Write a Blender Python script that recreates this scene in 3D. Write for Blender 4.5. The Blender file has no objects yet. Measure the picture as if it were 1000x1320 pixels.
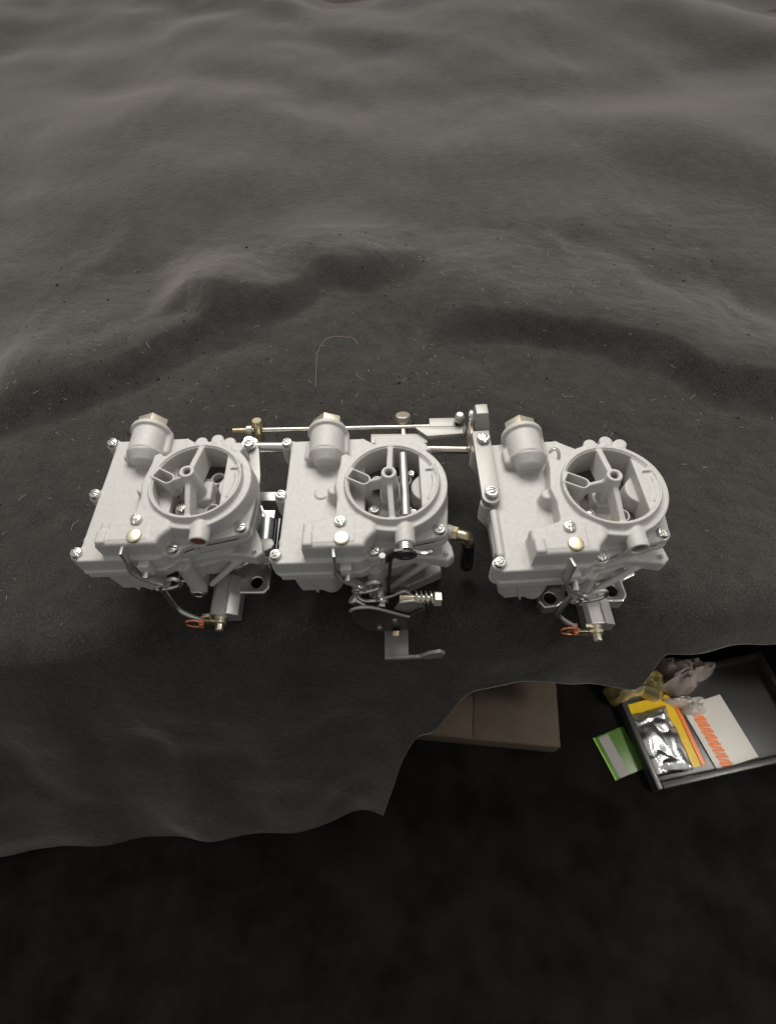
import bpy, bmesh, math, random
import numpy as np
from mathutils import Vector, Matrix

# ------------------------------------------------------------------ camera, world, lamps, exposure
SC = bpy.context.scene
COL = SC.collection
S = 0.001            # every shape below is written in millimetres
ZO = 97.0            # height of the air cleaner rims above the cloth, mm

def V(*a): return Vector(a)

cam_d = bpy.data.cameras.new('camera'); cam = bpy.data.objects.new('camera', cam_d); COL.objects.link(cam)
pit, rol = math.radians(56.3), math.radians(-4.11)
fw = V(0, math.cos(pit), -math.sin(pit)); up = V(0, math.sin(pit), math.cos(pit)); rt = V(1, 0, 0)
# image is turned by 'rol' about the optical axis
rr = rt * math.cos(rol) + up * math.sin(rol)
uu = up * math.cos(rol) - rt * math.sin(rol)
m = Matrix((rr, uu, -fw)).transposed().to_4x4()
m.translation = V(-4.3 * S, -230.6 * S, (305.8 + ZO) * S)
cam.matrix_world = m
cam_d.sensor_fit = 'VERTICAL'; cam_d.sensor_height = 36.0; cam_d.lens = 36.0 * 702.0 / 1320.0
cam_d.clip_start = 0.01; cam_d.clip_end = 60
SC.camera = cam

W = bpy.data.worlds.new('World'); SC.world = W; W.use_nodes = True
bg = W.node_tree.nodes['Background']
bg.inputs[0].default_value = (1.0, 0.98, 0.95, 1); bg.inputs[1].default_value = 0.36

def area(name, loc, target, sx, sy, power, col, spread=180):
    d = bpy.data.lights.new(name, 'AREA'); d.shape = 'RECTANGLE'; d.size = sx; d.size_y = sy
    d.energy = power; d.color = col; d.spread = math.radians(spread)
    o = bpy.data.objects.new(name, d); COL.objects.link(o); o.location = loc
    o.rotation_euler = (Vector(target) - Vector(loc)).to_track_quat('-Z', 'Y').to_euler()
    return o
area('ceiling_panel', (-0.05, 0.85, 1.25), (0, 0.05, 0), 1.3, 0.5, 21.0, (1.0, 0.97, 0.915))
area('ceiling_tube', (0.20, 0.55, 1.5), (0, 0.0, 0), 1.3, 0.12, 3.6, (1.0, 0.975, 0.93))
area('tray_fill_light', (0.80, -0.30, 0.85), (0.27, -0.13, -0.2), 0.15, 0.15, 0.22, (1.0, 0.95, 0.88), 32)  # added fill with no known source, narrow spread to brighten the tray packets
SC.view_settings.view_transform = 'Standard'; SC.view_settings.look = 'None'
SC.view_settings.exposure = 0.0; SC.view_settings.gamma = 1.0

random.seed(5); rng = np.random.default_rng(5)

# ------------------------------------------------------------------ materials
def mat(name, col, rough=0.5, metal=0.0, bump=None, var=None, spec=0.5, coat=0.0, trans=0.0, sheen=None, alpha=1.0, ior=None, rvar=None):
    mt = bpy.data.materials.new(name); mt.use_nodes = True
    nt = mt.node_tree; p = nt.nodes['Principled BSDF']
    p.inputs['Base Color'].default_value = (*col, 1); p.inputs['Roughness'].default_value = rough
    p.inputs['Metallic'].default_value = metal; p.inputs['Specular IOR Level'].default_value = spec
    p.inputs['Coat Weight'].default_value = coat; p.inputs['Transmission Weight'].default_value = trans
    p.inputs['Alpha'].default_value = alpha
    if ior: p.inputs['IOR'].default_value = ior
    tc = nt.nodes.new('ShaderNodeTexCoord')
    def noise(scale, detail=3, rough=.6):
        n = nt.nodes.new('ShaderNodeTexNoise'); n.inputs['Scale'].default_value = scale
        n.inputs['Detail'].default_value = detail; n.inputs['Roughness'].default_value = rough
        nt.links.new(tc.outputs['Object'], n.inputs['Vector']); return n
    if sheen:
        p.inputs['Sheen Weight'].default_value = sheen[0]; p.inputs['Sheen Roughness'].default_value = sheen[1]
        p.inputs['Sheen Tint'].default_value = (*sheen[2], 1)
    if var:                      # (scale, amount) gentle tone change of the surface itself
        n = noise(var[0], 4); mr = nt.nodes.new('ShaderNodeMapRange')
        mr.inputs[1].default_value = .3; mr.inputs[2].default_value = .7
        mr.inputs[3].default_value = 1 - var[1]; mr.inputs[4].default_value = 1 + var[1]
        nt.links.new(n.outputs['Fac'], mr.inputs[0])
        mx = nt.nodes.new('ShaderNodeMix'); mx.data_type = 'RGBA'; mx.blend_type = 'MULTIPLY'; mx.inputs[0].default_value = 1
        mx.inputs[6].default_value = (*col, 1); nt.links.new(mr.outputs[0], mx.inputs[7])
        nt.links.new(mx.outputs[2], p.inputs['Base Color'])
    if rvar:
        n = noise(rvar[0], 3); mr = nt.nodes.new('ShaderNodeMapRange')
        mr.inputs[3].default_value = max(rough - rvar[1], .02); mr.inputs[4].default_value = rough + rvar[1]
        nt.links.new(n.outputs['Fac'], mr.inputs[0]); nt.links.new(mr.outputs[0], p.inputs['Roughness'])
    if bump:                     # list of (scale, strength, distance mm)
        prev = None
        for sc_, st, di in bump:
            n = noise(sc_, 3); b = nt.nodes.new('ShaderNodeBump')
            b.inputs['Strength'].default_value = st; b.inputs['Distance'].default_value = di * S
            nt.links.new(n.outputs['Fac'], b.inputs['Height'])
            if prev: nt.links.new(prev.outputs[0], b.inputs['Normal'])
            prev = b
        nt.links.new(prev.outputs[0], p.inputs['Normal'])
    return mt

M = {}
M['cast'] = mat('cast_zinc', (.515, .503, .48), .52, 0.06, [(1100, .55, .30), (420, .35, .35), (90, .25, .7)], (330, .055), .42, rvar=(500, .10))
M['castdark'] = mat('cast_zinc_raw', (.36, .35, .335), .46, .35, [(900, .35, .25), (150, .25, .5)], (200, .10), .5)
M['alu'] = mat('polished_aluminium', (.74, .72, .685), .26, 1.0, [(90, .05, .6)], (120, .06), rvar=(60, .07))
M['alubrush'] = mat('brushed_aluminium', (.50, .485, .455), .48, 1.0, [(700, .15, .1)], (150, .06))
M['bracket'] = mat('satin_bracket', (.34, .33, .31), .50, .55, [(800, .12, .1)], (90, .06))
M['block'] = mat('machined_aluminium', (.66, .645, .615), .34, .80, [(900, .12, .1)], (120, .06))
M['zinc'] = mat('plated_steel', (.66, .66, .62), .30, 1.0, [(500, .1, .1)], (300, .1), rvar=(200, .08))
M['rod'] = mat('nickel_rod', (.66, .625, .565), .28, 1.0, [(400, .08, .1)], (90, .10))
M['brass'] = mat('brass', (.68, .57, .38), .34, 1.0, [(600, .12, .12)], (200, .14))
M['brasspale'] = mat('pale_brass', (.72, .66, .52), .38, 1.0, [(600, .12, .12)], (200, .08))
M['bronze'] = mat('tarnished_brass', (.46, .415, .34), .42, .8, [(300, .2, .2)], (130, .25))
M['copper'] = mat('copper', (.72, .27, .14), .30, .9, None, (300, .15))
M['steel'] = mat('grey_steel', (.46, .45, .43), .42, .75, [(400, .15, .15)], (120, .15))
M['lever'] = mat('lever_steel', (.27, .26, .25), .5, .5, [(400, .2, .2)], (120, .2))
M['dark'] = mat('black_oxide_steel', (.075, .073, .07), .40, .6, [(500, .15, .15)], (160, .25))
M['rubber'] = mat('black_rubber', (.012, .012, .012), .16, 0, None, None, .6, .3)
M['gasket'] = mat('gasket_fibre', (.10, .09, .08), .8)
M['hole'] = mat('dark_bore', (.03, .03, .03), .55, .3)  # near-black metal for the throttle discs and the lever disc
M['chrome'] = mat('chrome', (.45, .47, .48), .38, 1.0)
M['plug'] = mat('red_brown_plug', (.20, .075, .045), .45, .2, None, (300, .25))

# ------------------------------------------------------------------ mesh collector
class MB:
    def __init__(s): s.v = []; s.f = []
    def add(s, vs, fs):
        o = len(s.v); s.v += [tuple(p) for p in vs]; s.f += [tuple(i + o for i in f) for f in fs]; return s
    def lathe(s, p, d, prof, n=28, caps=True):
        """prof: (distance along d, radius)"""
        p = Vector(p); d = Vector(d).normalized(); a = d.orthogonal().normalized(); b = d.cross(a)
        vs = []; fs = []
        for t, r in prof:
            for k in range(n):
                an = 2 * math.pi * k / n
                vs.append(p + d * t + (a * math.cos(an) + b * math.sin(an)) * r)
        for i in range(len(prof) - 1):
            for k in range(n):
                k2 = (k + 1) % n
                fs.append((i * n + k, i * n + k2, (i + 1) * n + k2, (i + 1) * n + k))
        if caps:
            fs.append(tuple(range(n))[::-1]); fs.append(tuple((len(prof) - 1) * n + k for k in range(n)))
        return s.add(vs, fs)
    def cyl(s, p0, p1, r, r1=None, n=24, ch=None):
        p0 = Vector(p0); p1 = Vector(p1); L = (p1 - p0).length; r1 = r if r1 is None else r1
        c = min(r, r1, L) * .12 if ch is None else ch
        return s.lathe(p0, p1 - p0, [(0, r - c), (c, r), (L - c, r1), (L, r1 - c)], n)
    def hexa(s, p0, p1, r, rot=0):
        p0 = Vector(p0); p1 = Vector(p1); L = (p1 - p0).length
        d = (p1 - p0).normalized(); c = r * .1
        a = d.orthogonal().normalized(); a = Matrix.Rotation(rot, 3, d) @ a; b = d.cross(a)
        vs = []; fs = []
        for t, q in ((0, r - c), (c, r), (L - c, r), (L, r - c)):
            for k in range(6):
                an = math.pi / 3 * k; vs.append(p0 + d * t + (a * math.cos(an) + b * math.sin(an)) * q)
        for i in range(3):
            for k in range(6):
                k2 = (k + 1) % 6; fs.append((i * 6 + k, i * 6 + k2, i * 6 + 6 + k2, i * 6 + 6 + k))
        fs.append((5, 4, 3, 2, 1, 0)); fs.append((18, 19, 20, 21, 22, 23))
        return s.add(vs, fs)
    def tube(s, pts, r, n=10, smooth=3, closed=False):
        P = [Vector(p) for p in pts]
        for _ in range(smooth if len(P) > 2 else 0):      # corner cutting
            Q = [P[0]]
            for i in range(len(P) - 1):
                Q += [P[i] * .75 + P[i + 1] * .25, P[i] * .25 + P[i + 1] * .75]
            Q.append(P[-1]); P = Q
        vs = []; fs = []; nrm = None
        for i, p in enumerate(P):
            t = (P[min(i + 1, len(P) - 1)] - P[max(i - 1, 0)]).normalized()
            if nrm is None: nrm = t.orthogonal().normalized()
            nrm = (nrm - t * nrm.dot(t)).normalized(); b = t.cross(nrm)
            for k in range(n):
                an = 2 * math.pi * k / n; vs.append(p + (nrm * math.cos(an) + b * math.sin(an)) * r)
        for i in range(len(P) - 1):
            for k in range(n):
                k2 = (k + 1) % n; fs.append((i * n + k, i * n + k2, i * n + n + k2, i * n + n + k))
        fs.append(tuple(range(n))[::-1]); fs.append(tuple((len(P) - 1) * n + k for k in range(n)))
        return s.add(vs, fs)
    def prism(s, poly, o, ux, uy, th):
        """polygon in the plane (o; ux, uy), extruded by th along ux x uy"""
        o = Vector(o); ux = Vector(ux).normalized(); uy = Vector(uy).normalized(); w = ux.cross(uy).normalized()
        a = sum(poly[i][0] * poly[(i + 1) % len(poly)][1] - poly[(i + 1) % len(poly)][0] * poly[i][1] for i in range(len(poly)))
        if a < 0: poly = poly[::-1]
        n = len(poly)
        vs = [o + ux * x + uy * y for x, y in poly] + [o + ux * x + uy * y + w * th for x, y in poly]
        fs = [tuple(range(n))[::-1], tuple(range(n, 2 * n))] + [(i, (i + 1) % n, n + (i + 1) % n, n + i) for i in range(n)]
        return s.add(vs, fs)
    def box(s, lo, hi):
        (x0, y0, z0), (x1, y1, z1) = lo, hi
        return s.prism([(x0, y0), (x1, y0), (x1, y1), (x0, y1)], (0, 0, z0), (1, 0, 0), (0, 1, 0), z1 - z0)
    def ribbon(s, pts, wdir, w, th):
        """a bent strip: pts along its middle, wdir across, w wide, th thick"""
        P = [Vector(p) for p in pts]
        for _ in range(2):
            Q = [P[0]]
            for i in range(len(P) - 1): Q += [P[i] * .8 + P[i + 1] * .2, P[i] * .2 + P[i + 1] * .8]
            Q.append(P[-1]); P = Q
        wd = Vector(wdir).normalized(); vs = []; fs = []
        for i, p in enumerate(P):
            t = (P[min(i + 1, len(P) - 1)] - P[max(i - 1, 0)]).normalized(); nn = t.cross(wd).normalized()
            for a, b in ((-1, -1), (1, -1), (1, 1), (-1, 1)): vs.append(p + wd * (a * w / 2) + nn * (b * th / 2))
        for i in range(len(P) - 1):
            for k in range(4):
                k2 = (k + 1) % 4; fs.append((i * 4 + k, i * 4 + k2, i * 4 + 4 + k2, i * 4 + 4 + k))
        e = (len(P) - 1) * 4; fs += [(3, 2, 1, 0), (e, e + 1, e + 2, e + 3)]
        return s.add(vs, fs)
    def mesh(s, name, m_, bevel=0.0, ang=35, zo=ZO):
        me = bpy.data.meshes.new(name)
        me.from_pydata([(x * S, y * S, (z + zo) * S) for x, y, z in s.v], [], s.f)
        bm = bmesh.new(); bm.from_mesh(me); bmesh.ops.recalc_face_normals(bm, faces=bm.faces)
        if bevel:
            es = [e for e in bm.edges if len(e.link_faces) == 2 and e.calc_face_angle(0) > math.radians(40)]
            bmesh.ops.bevel(bm, geom=es, offset=bevel * S, segments=2, profile=.6, affect='EDGES', clamp_overlap=True)
        bm.to_mesh(me); bm.free()
        me.polygons.foreach_set('use_smooth', [True] * len(me.polygons))
        me.set_sharp_from_angle(angle=math.radians(ang))
        me.materials.append(m_); return me
    def obj(s, name, m_, parent=None, bevel=0.0, ang=35, zo=ZO, label=None):
        return link(name, s.mesh(name, m_, bevel, ang, zo), parent, label)

def link(name, me, parent=None, label=None):
    o = bpy.data.objects.new(name, me); COL.objects.link(o)
    if parent: o.parent = parent
    if label: o['label'] = label
    return o
def tag(o, label=None, cat=None, group=None, kind=None):
    if label: o['label'] = label
    if cat: o['category'] = cat
    if group: o['group'] = group
    if kind: o['kind'] = kind
    return o
def thing(name, label, cat, loc=(0, 0, 0), rz=0, group=None):
    o = bpy.data.objects.new(name, None); COL.objects.link(o); o.empty_display_size = .01
    o.location = loc; o.rotation_euler = (0, 0, rz)
    return tag(o, label, cat, group)

# ------------------------------------------------------------------ blended solids for the castings
class Grid:
    def __init__(s, lo, hi, h):
        s.h = h; s.lo = np.array(lo, float); s.n = np.ceil((np.array(hi) - s.lo) / h).astype(int) + 1
        s.d = np.full(s.n, 50.0, np.float32)
        s.ax = [(s.lo[i] + h * np.arange(s.n[i])).astype(np.float32) for i in range(3)]
    def copy(s):
        g = Grid.__new__(Grid); g.h = s.h; g.lo = s.lo; g.n = s.n; g.ax = s.ax; g.d = s.d.copy(); return g
    def op(s, lo, hi, fn, k=1.2, sub=False):
        mg = 3 * s.h + k + 1.0; sl = []; cs = []
        for i in range(3):
            a = max(int((lo[i] - mg - s.lo[i]) / s.h), 0); b = min(int((hi[i] + mg - s.lo[i]) / s.h) + 2, s.n[i])
            if b <= a: return s
            sl.append(slice(a, b)); cs.append(s.ax[i][a:b])
        X, Y, Z = cs[0][:, None, None], cs[1][None, :, None], cs[2][None, None, :]
        q = fn(X, Y, Z).astype(np.float32); cur = s.d[tuple(sl)]
        if sub:
            a, b = cur, -q; hh = np.maximum(k - np.abs(a - b), 0) / max(k, 1e-4); r = np.maximum(a, b) + hh * hh * k * .25
        else:
            a, b = cur, q; hh = np.maximum(k - np.abs(a - b), 0) / max(k, 1e-4); r = np.minimum(a, b) - hh * hh * k * .25
        s.d[tuple(sl)] = r; return s
    def cyl(s, p0, p1, r0, r1=None, rd=.6, k=1.2, sub=False):
        p0 = np.array(p0, float); p1 = np.array(p1, float); r1 = r0 if r1 is None else r1
        ax = p1 - p0; L = np.linalg.norm(ax); ax = ax / L; R = max(r0, r1)
        def fn(X, Y, Z):
            dx, dy, dz = X - p0[0], Y - p0[1], Z - p0[2]
            t = dx * ax[0] + dy * ax[1] + dz * ax[2]
            rho = np.sqrt(np.maximum(dx * dx + dy * dy + dz * dz - t * t, 0))
            a = rho - (r0 + (r1 - r0) * np.clip(t / L, 0, 1)) + rd; b = np.abs(t - L / 2) - L / 2 + rd
            return np.minimum(np.maximum(a, b), 0) + np.sqrt(np.maximum(a, 0) ** 2 + np.maximum(b, 0) ** 2) - rd
        return s.op(np.minimum(p0, p1) - R, np.maximum(p0, p1) + R, fn, k, sub)
    def cap(s, p0, p1, r0, r1=None, k=1.5, sub=False):
        p0 = np.array(p0, float); p1 = np.array(p1, float); r1 = r0 if r1 is None else r1; R = max(r0, r1); v = p1 - p0; L2 = v @ v
        def fn(X, Y, Z):
            dx, dy, dz = X - p0[0], Y - p0[1], Z - p0[2]
            t = np.clip((dx * v[0] + dy * v[1] + dz * v[2]) / L2, 0, 1)
            return np.sqrt((dx - t * v[0]) ** 2 + (dy - t * v[1]) ** 2 + (dz - t * v[2]) ** 2) - (r0 + (r1 - r0) * t)
        return s.op(np.minimum(p0, p1) - R, np.maximum(p0, p1) + R, fn, k, sub)
    def box(s, lo, hi, rd=.8, k=1.2, sub=False, rz=0.0):
        c = (np.array(lo) + np.array(hi)) / 2; hf = (np.array(hi) - np.array(lo)) / 2.0
        ca, sa = math.cos(rz), math.sin(rz); e = np.array([abs(ca) * hf[0] + abs(sa) * hf[1], abs(sa) * hf[0] + abs(ca) * hf[1], hf[2]])
        def fn(X, Y, Z):
            x, y = X - c[0], Y - c[1]
            a = np.abs(ca * x + sa * y) - hf[0] + rd; b = np.abs(-sa * x + ca * y) - hf[1] + rd; z = np.abs(Z - c[2]) - hf[2] + rd
            return np.minimum(np.maximum(np.maximum(a, b), z), 0) + np.sqrt(np.maximum(a, 0) ** 2 + np.maximum(b, 0) ** 2 + np.maximum(z, 0) ** 2) - rd
        return s.op(c - e, c + e, fn, k, sub)
    def vane(s, p0, p1, depth, w0, w1, k=1.0):
        p0 = np.array(p0, float); p1 = np.array(p1, float); v = p1[:2] - p0[:2]; L = np.linalg.norm(v); v = v / L
        def fn(X, Y, Z):
            dx, dy = X - p0[0], Y - p0[1]; t = dx * v[0] + dy * v[1]; q = np.abs(-dx * v[1] + dy * v[0]); tt = np.clip(t / L, 0, 1)
            top = p0[2] + (p1[2] - p0[2]) * tt; dn = np.clip((top - Z) / depth, 0, 1)
            a = q - (w0 + (w1 - w0) * dn) + .7; b = np.maximum(Z - top, top - depth - Z) + .7; c = np.abs(t - L / 2) - L / 2
            d = np.minimum(np.maximum(a, b), 0) + np.sqrt(np.maximum(a, 0) ** 2 + np.maximum(b, 0) ** 2) - .7
            return np.maximum(d, c)
        w = max(w0, w1); lo = np.minimum(p0, p1) - w; hi = np.maximum(p0, p1) + w; lo[2] -= depth
        return s.op(lo, hi, fn, k)
    def poly(s, pts, z0, z1, rd=.8, k=1.2, off=0.0, sub=False, taper=0.0):
        P = np.array(pts, float)
        def fn(X, Y, Z):
            x = X[:, :, 0] + 0 * Y[:, :, 0]; y = Y[:, :, 0] + 0 * X[:, :, 0]
            d2 = np.full(x.shape, 1e9); sg = np.ones(x.shape); n = len(P)
            for i in range(n):
                a = P[i]; b = P[i - 1]; e = b - a; wx, wy = x - a[0], y - a[1]
                t = np.clip((wx * e[0] + wy * e[1]) / (e @ e), 0, 1)
                d2 = np.minimum(d2, (wx - e[0] * t) ** 2 + (wy - e[1] * t) ** 2)
                c1 = y >= a[1]; c2 = y < b[1]; c3 = e[0] * wy > e[1] * wx
                fl = (c1 & c2 & c3) | (~c1 & ~c2 & ~c3); sg = np.where(fl, -sg, sg)
            d = (sg * np.sqrt(d2))[:, :, None] - off
            if taper: d = d + taper * (z1 - Z) / (z1 - z0)
            a = d + rd; b = np.abs(Z - (z0 + z1) / 2) - (z1 - z0) / 2 + rd
            return np.minimum(np.maximum(a, b), 0) + np.sqrt(np.maximum(a, 0) ** 2 + np.maximum(b, 0) ** 2) - rd
        lo = P.min(0) - off; hi = P.max(0) + off
        return s.op((lo[0], lo[1], z0), (hi[0], hi[1], z1), fn, k, sub)
    def mesh(s, name, m_, zo=ZO):
        d = s.d.astype(np.float64); nx, ny, nz = d.shape
        ins = d < 0
        cnt = np.zeros((nx - 1, ny - 1, nz - 1), np.int8)
        for i in (0, 1):
            for j in (0, 1):
                for l in (0, 1): cnt += ins[i:nx - 1 + i, j:ny - 1 + j, l:nz - 1 + l]
        act = (cnt > 0) & (cnt < 8); idx = -np.ones(act.shape, np.int64); ci = np.argwhere(act); idx[act] = np.arange(len(ci))
        acc = np.zeros((len(ci), 3)); num = np.zeros(len(ci))
        cor = [(i, j, l) for i in (0, 1) for j in (0, 1) for l in (0, 1)]
        for a in cor:
            for ax in range(3):
                if a[ax]: continue
                b = list(a); b[ax] = 1
                da = d[ci[:, 0] + a[0], ci[:, 1] + a[1], ci[:, 2] + a[2]]; db = d[ci[:, 0] + b[0], ci[:, 1] + b[1], ci[:, 2] + b[2]]
                cr = (da < 0) != (db < 0); t = np.where(cr, da / np.where(cr, da - db, 1), 0)
                p = np.tile(np.array(a, float), (len(ci), 1)); p[:, ax] += t
                acc += np.where(cr[:, None], p, 0); num += cr
        vv = s.lo + s.h * (ci + acc / num[:, None])
        faces = []
        for ax in range(3):
            o1, o2 = [(1, 2), (2, 0), (0, 1)][ax]
            sh = [slice(None)] * 3; sh2 = [slice(None)] * 3; sh[ax] = slice(0, -1); sh2[ax] = slice(1, None)
            a = ins[tuple(sh)]; b = ins[tuple(sh2)]; e = np.argwhere(a != b); flip = a[tuple(e.T)]
            ok = (e[:, o1] > 0) & (e[:, o2] > 0) & (e[:, o1] < act.shape[o1]) & (e[:, o2] < act.shape[o2]); e = e[ok]; flip = flip[ok]
            q = []
            for u, w in ((-1, -1), (0, -1), (0, 0), (-1, 0)):
                c = e.copy(); c[:, o1] += u; c[:, o2] += w; q.append(idx[tuple(c.T)])
            q = np.stack(q, 1); q[~flip] = q[~flip][:, ::-1]; faces.append(q)
        F = np.concatenate(faces)
        me = bpy.data.meshes.new(name); me.vertices.add(len(vv)); me.loops.add(F.size); me.polygons.add(len(F))
        vv = (vv + np.array([0, 0, zo])) * S
        me.vertices.foreach_set('co', vv.astype(np.float32).ravel()); me.loops.foreach_set('vertex_index', F.astype(np.int32).ravel())
        me.polygons.foreach_set('loop_start', np.arange(0, F.size, 4, dtype=np.int32))
        me.update(calc_edges=True); me.validate()
        me.polygons.foreach_set('use_smooth', [True] * len(me.polygons)); me.materials.append(m_); return me

# ------------------------------------------------------------------ castings shared by the carburetors
PL_LEFT = [(-78.5, 57), (-80.5, -53), (-24, -53.3), (-19, -50.5), (-16, -46.5), (-9, -46.5), (-6, -40), (0, -20), (-5, 40), (-22, 57)]
PL_RIGHT = [(-20, -40), (-9, -46.5), (2, -42), (28, -37), (37, -32), (39, -15), (39.5, 2), (36, 19), (28, 34), (18, 42), (-4, 45), (-22, 57)]
EARS = {'D': (-81.9, 55.0), 'E': (-82.3, 4.3), 'F': (-81.6, -46.2), 'G': (-14.0, -46.0), 'H': (31.9, -31.0)}

def horn_base():
    g = Grid((-92, -58, -39), (48, 68, 15), .68)
    g.poly(PL_LEFT, -36, -19.3, 1.2)
    g.poly(PL_RIGHT, -25, -19.3, 1.2)
    g.poly(PL_LEFT[:7] + [(-30, 0), (-40, 57)], -36, -33.2, .8, .8, off=1.5)
    for k, (x, y) in EARS.items():
        g.cyl((x, y, -36 if k in 'DEF' else -25), (x, y, -20.3), 5.4, 5.2, .8, 2.0)
    g.cap((-79, -35, -22), (-80, -33, -34), 2.2)
    # air cleaner platform, shoulders and the front boss
    g.cyl((0, 0, -24), (0, 0, -4.6), 40.0, 39.2, 1.0, 1.4)
    g.poly([(-33, 30), (-37, 28), (-37.4, 20), (-41, 2), (-38.8, -9), (-40, -31), (-20, -45), (-13, -39), (0, 0)], -20, -4.2, 1.4, 1.5)
    g.poly([(-61.5, -30.5), (-61.5, -50.2), (-20, -50.6), (-18, -46), (-12.5, -39.5), (-13, -25), (-40, -25)], -24, -3.2, 2.8, 2.4)
    g.box((-61.0, -49.5, -6), (-53.8, -38.2, -1.4), 1.9, .8)
    g.cyl((-42, .5, -20), (-42, .5, -9), 5.6, 4.2, 1.5, 2.0)
    g.box((-54, -47, -3.6), (-26, -32, -2.7), .4, .5)
    # fuel inlet turret
    g.cyl((-49, 34, -12.6), (-49, 59, -13.5), 13.0, 13.4, .8, 1.5)
    g.cyl((-49, 27.5, -14.2), (-49, 36, -12.5), 8.6, 13.0, 1.0, 1.5)
    g.cyl((-49, 56.0, -13.4), (-49, 60.5, -13.5), 15.6, 15.6, 1.3, 1.6)
    g.box((-62, 33, -36), (-36, 59, -17), 2, 2.5)
    g.cap((-62.5, 35, -15), (-62.5, 45, -16), 3.6, 3.6, 2.0)
    g.cap((-35.5, 40, -16), (-35.5, 57, -16), 3.2, 3.2, 2.0)
    # lumps behind the throat
    # rim
    g.cyl((0, 0, -6), (0, 0, 0), 34.0, 33.2, .7, 1.0)
    # front bush
    g.cyl((7.5, -33, -9), (7.5, -48, -9), 6.9, 6.7, .7, 1.8)
    g.cap((3.5, -45.5, -15), (1.5, -43.5, -24), 2.1, 1.6, 2)
    # throat
    g.cyl((0, 0, -50), (0, 0, 20), 30.3, 30.3, .1, .6, sub=True)
    g.cyl((0, 0, -1.0), (0, 0, 20), 31.5, 31.8, .1, .3, sub=True)
    ang = np.linspace(0, 2 * math.pi, 73)
    circ = [(31.0 * math.cos(a), 31.0 * math.sin(a)) for a in ang[:-1]]
    def seg(f): return [p for p in circ if f(p)]
    lp = seg(lambda p: p[0] < -17.8); lp = sorted(lp, key=lambda p: math.atan2(p[1], -p[0])); g.poly(lp, -36, -13.5, .8, .8)
    rp = seg(lambda p: p[0] > 19.6); rp = sorted(rp, key=lambda p: math.atan2(p[1], p[0])); g.poly(rp, -25, -2.2, .7, .5)
    g.cyl((25.5, 1, -25), (25.5, 1, -11.5), 13.0, 12.0, .8, 1.4)
    g.poly([(31.8, 14.6), (23.8, 9.2), (31.6, 9.0)], -4, -.6, .3, .2)
    arc = [(29.3 * math.cos(a), 29.3 * math.sin(a), -1.7) for a in np.linspace(-.55, .18, 9)]
    for a, b in zip(arc[:-1], arc[1:]): g.cap(a, b, .75, .75, .4)
    # vent, spokes and stud hub
    ux, uy = math.cos(-.535), math.sin(-.535)
    def st(w, x0=-13.2):
        c0 = (-19.6, 1.5); P = [(c0[0] + ux * x0 - uy * q * w, c0[1] + uy * x0 + ux * q * w) for q in (1, -1)]
        return P + [(c0[0] + w * math.cos(t - .535), c0[1] + w * math.sin(t - .535)) for t in np.linspace(-math.pi / 2, math.pi / 2, 11)]
    g.poly(st(4.9), -17, .6, .5, .8)
    hx, hy = -1.8, -1.7
    g.vane((hx, hy, 9.0), (-.5, -31, -.8), 14, 1.9, 2.3); g.vane((hx, hy, 9.0), (-.4, 31, -.6), 19, 2.0, 3.2); g.vane((hx, hy, 8.0), (-17, -.3, .4), 11, 1.4, 1.8)
    g.cyl((hx, hy, -23), (hx, hy, 11.6), 7.0, 5.2, .6, 1.5)
    g.cyl((hx, hy, 1), (hx, hy, 20), 2.9, 2.9, .1, .3, sub=True)
    g.poly(st(3.5, -11.2), -11, 6, .3, .3, sub=True)
    g.cyl((-22, 2.5, -30), (-22, 2.5, 0), 2.1, 2.1, .2, .2, sub=True)
    return g

G0 = horn_base()
def horn_mesh(kind):
    g = G0.copy()
    if kind != 'M': g.cyl((7.5, -44.5, -9), (7.5, -60, -9), 5.0, 5.0, .2, .3, sub=True)
    if kind == 'M':
        g.cyl((-52.5, 4.5, -21), (-52.5, 4.5, -18.2), 5.2, 5.0, .5, .4)
    if kind == 'M': g.poly([(-12, 30), (-12, 44), (22, 43), (30, 30)], -20, -4.6, 1.2, 1.5)
    else:
        for x, y in ((-3.4, 39.5), (8.6, 41.5), (18.3, 38.0), (25.5, 32.5))[:4 if kind == 'L' else 3]: g.cyl((x, y, -22), (x, y, -4.4), 5.4, 4.7, 1.4, 2.0)
    if kind == 'R':
        g.cap((-79.6, -6, -19.2), (-80.4, -40, -19.2), 2.7, 2.7, 1.0)
    return g.mesh('air_horn', M['cast'])

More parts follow.
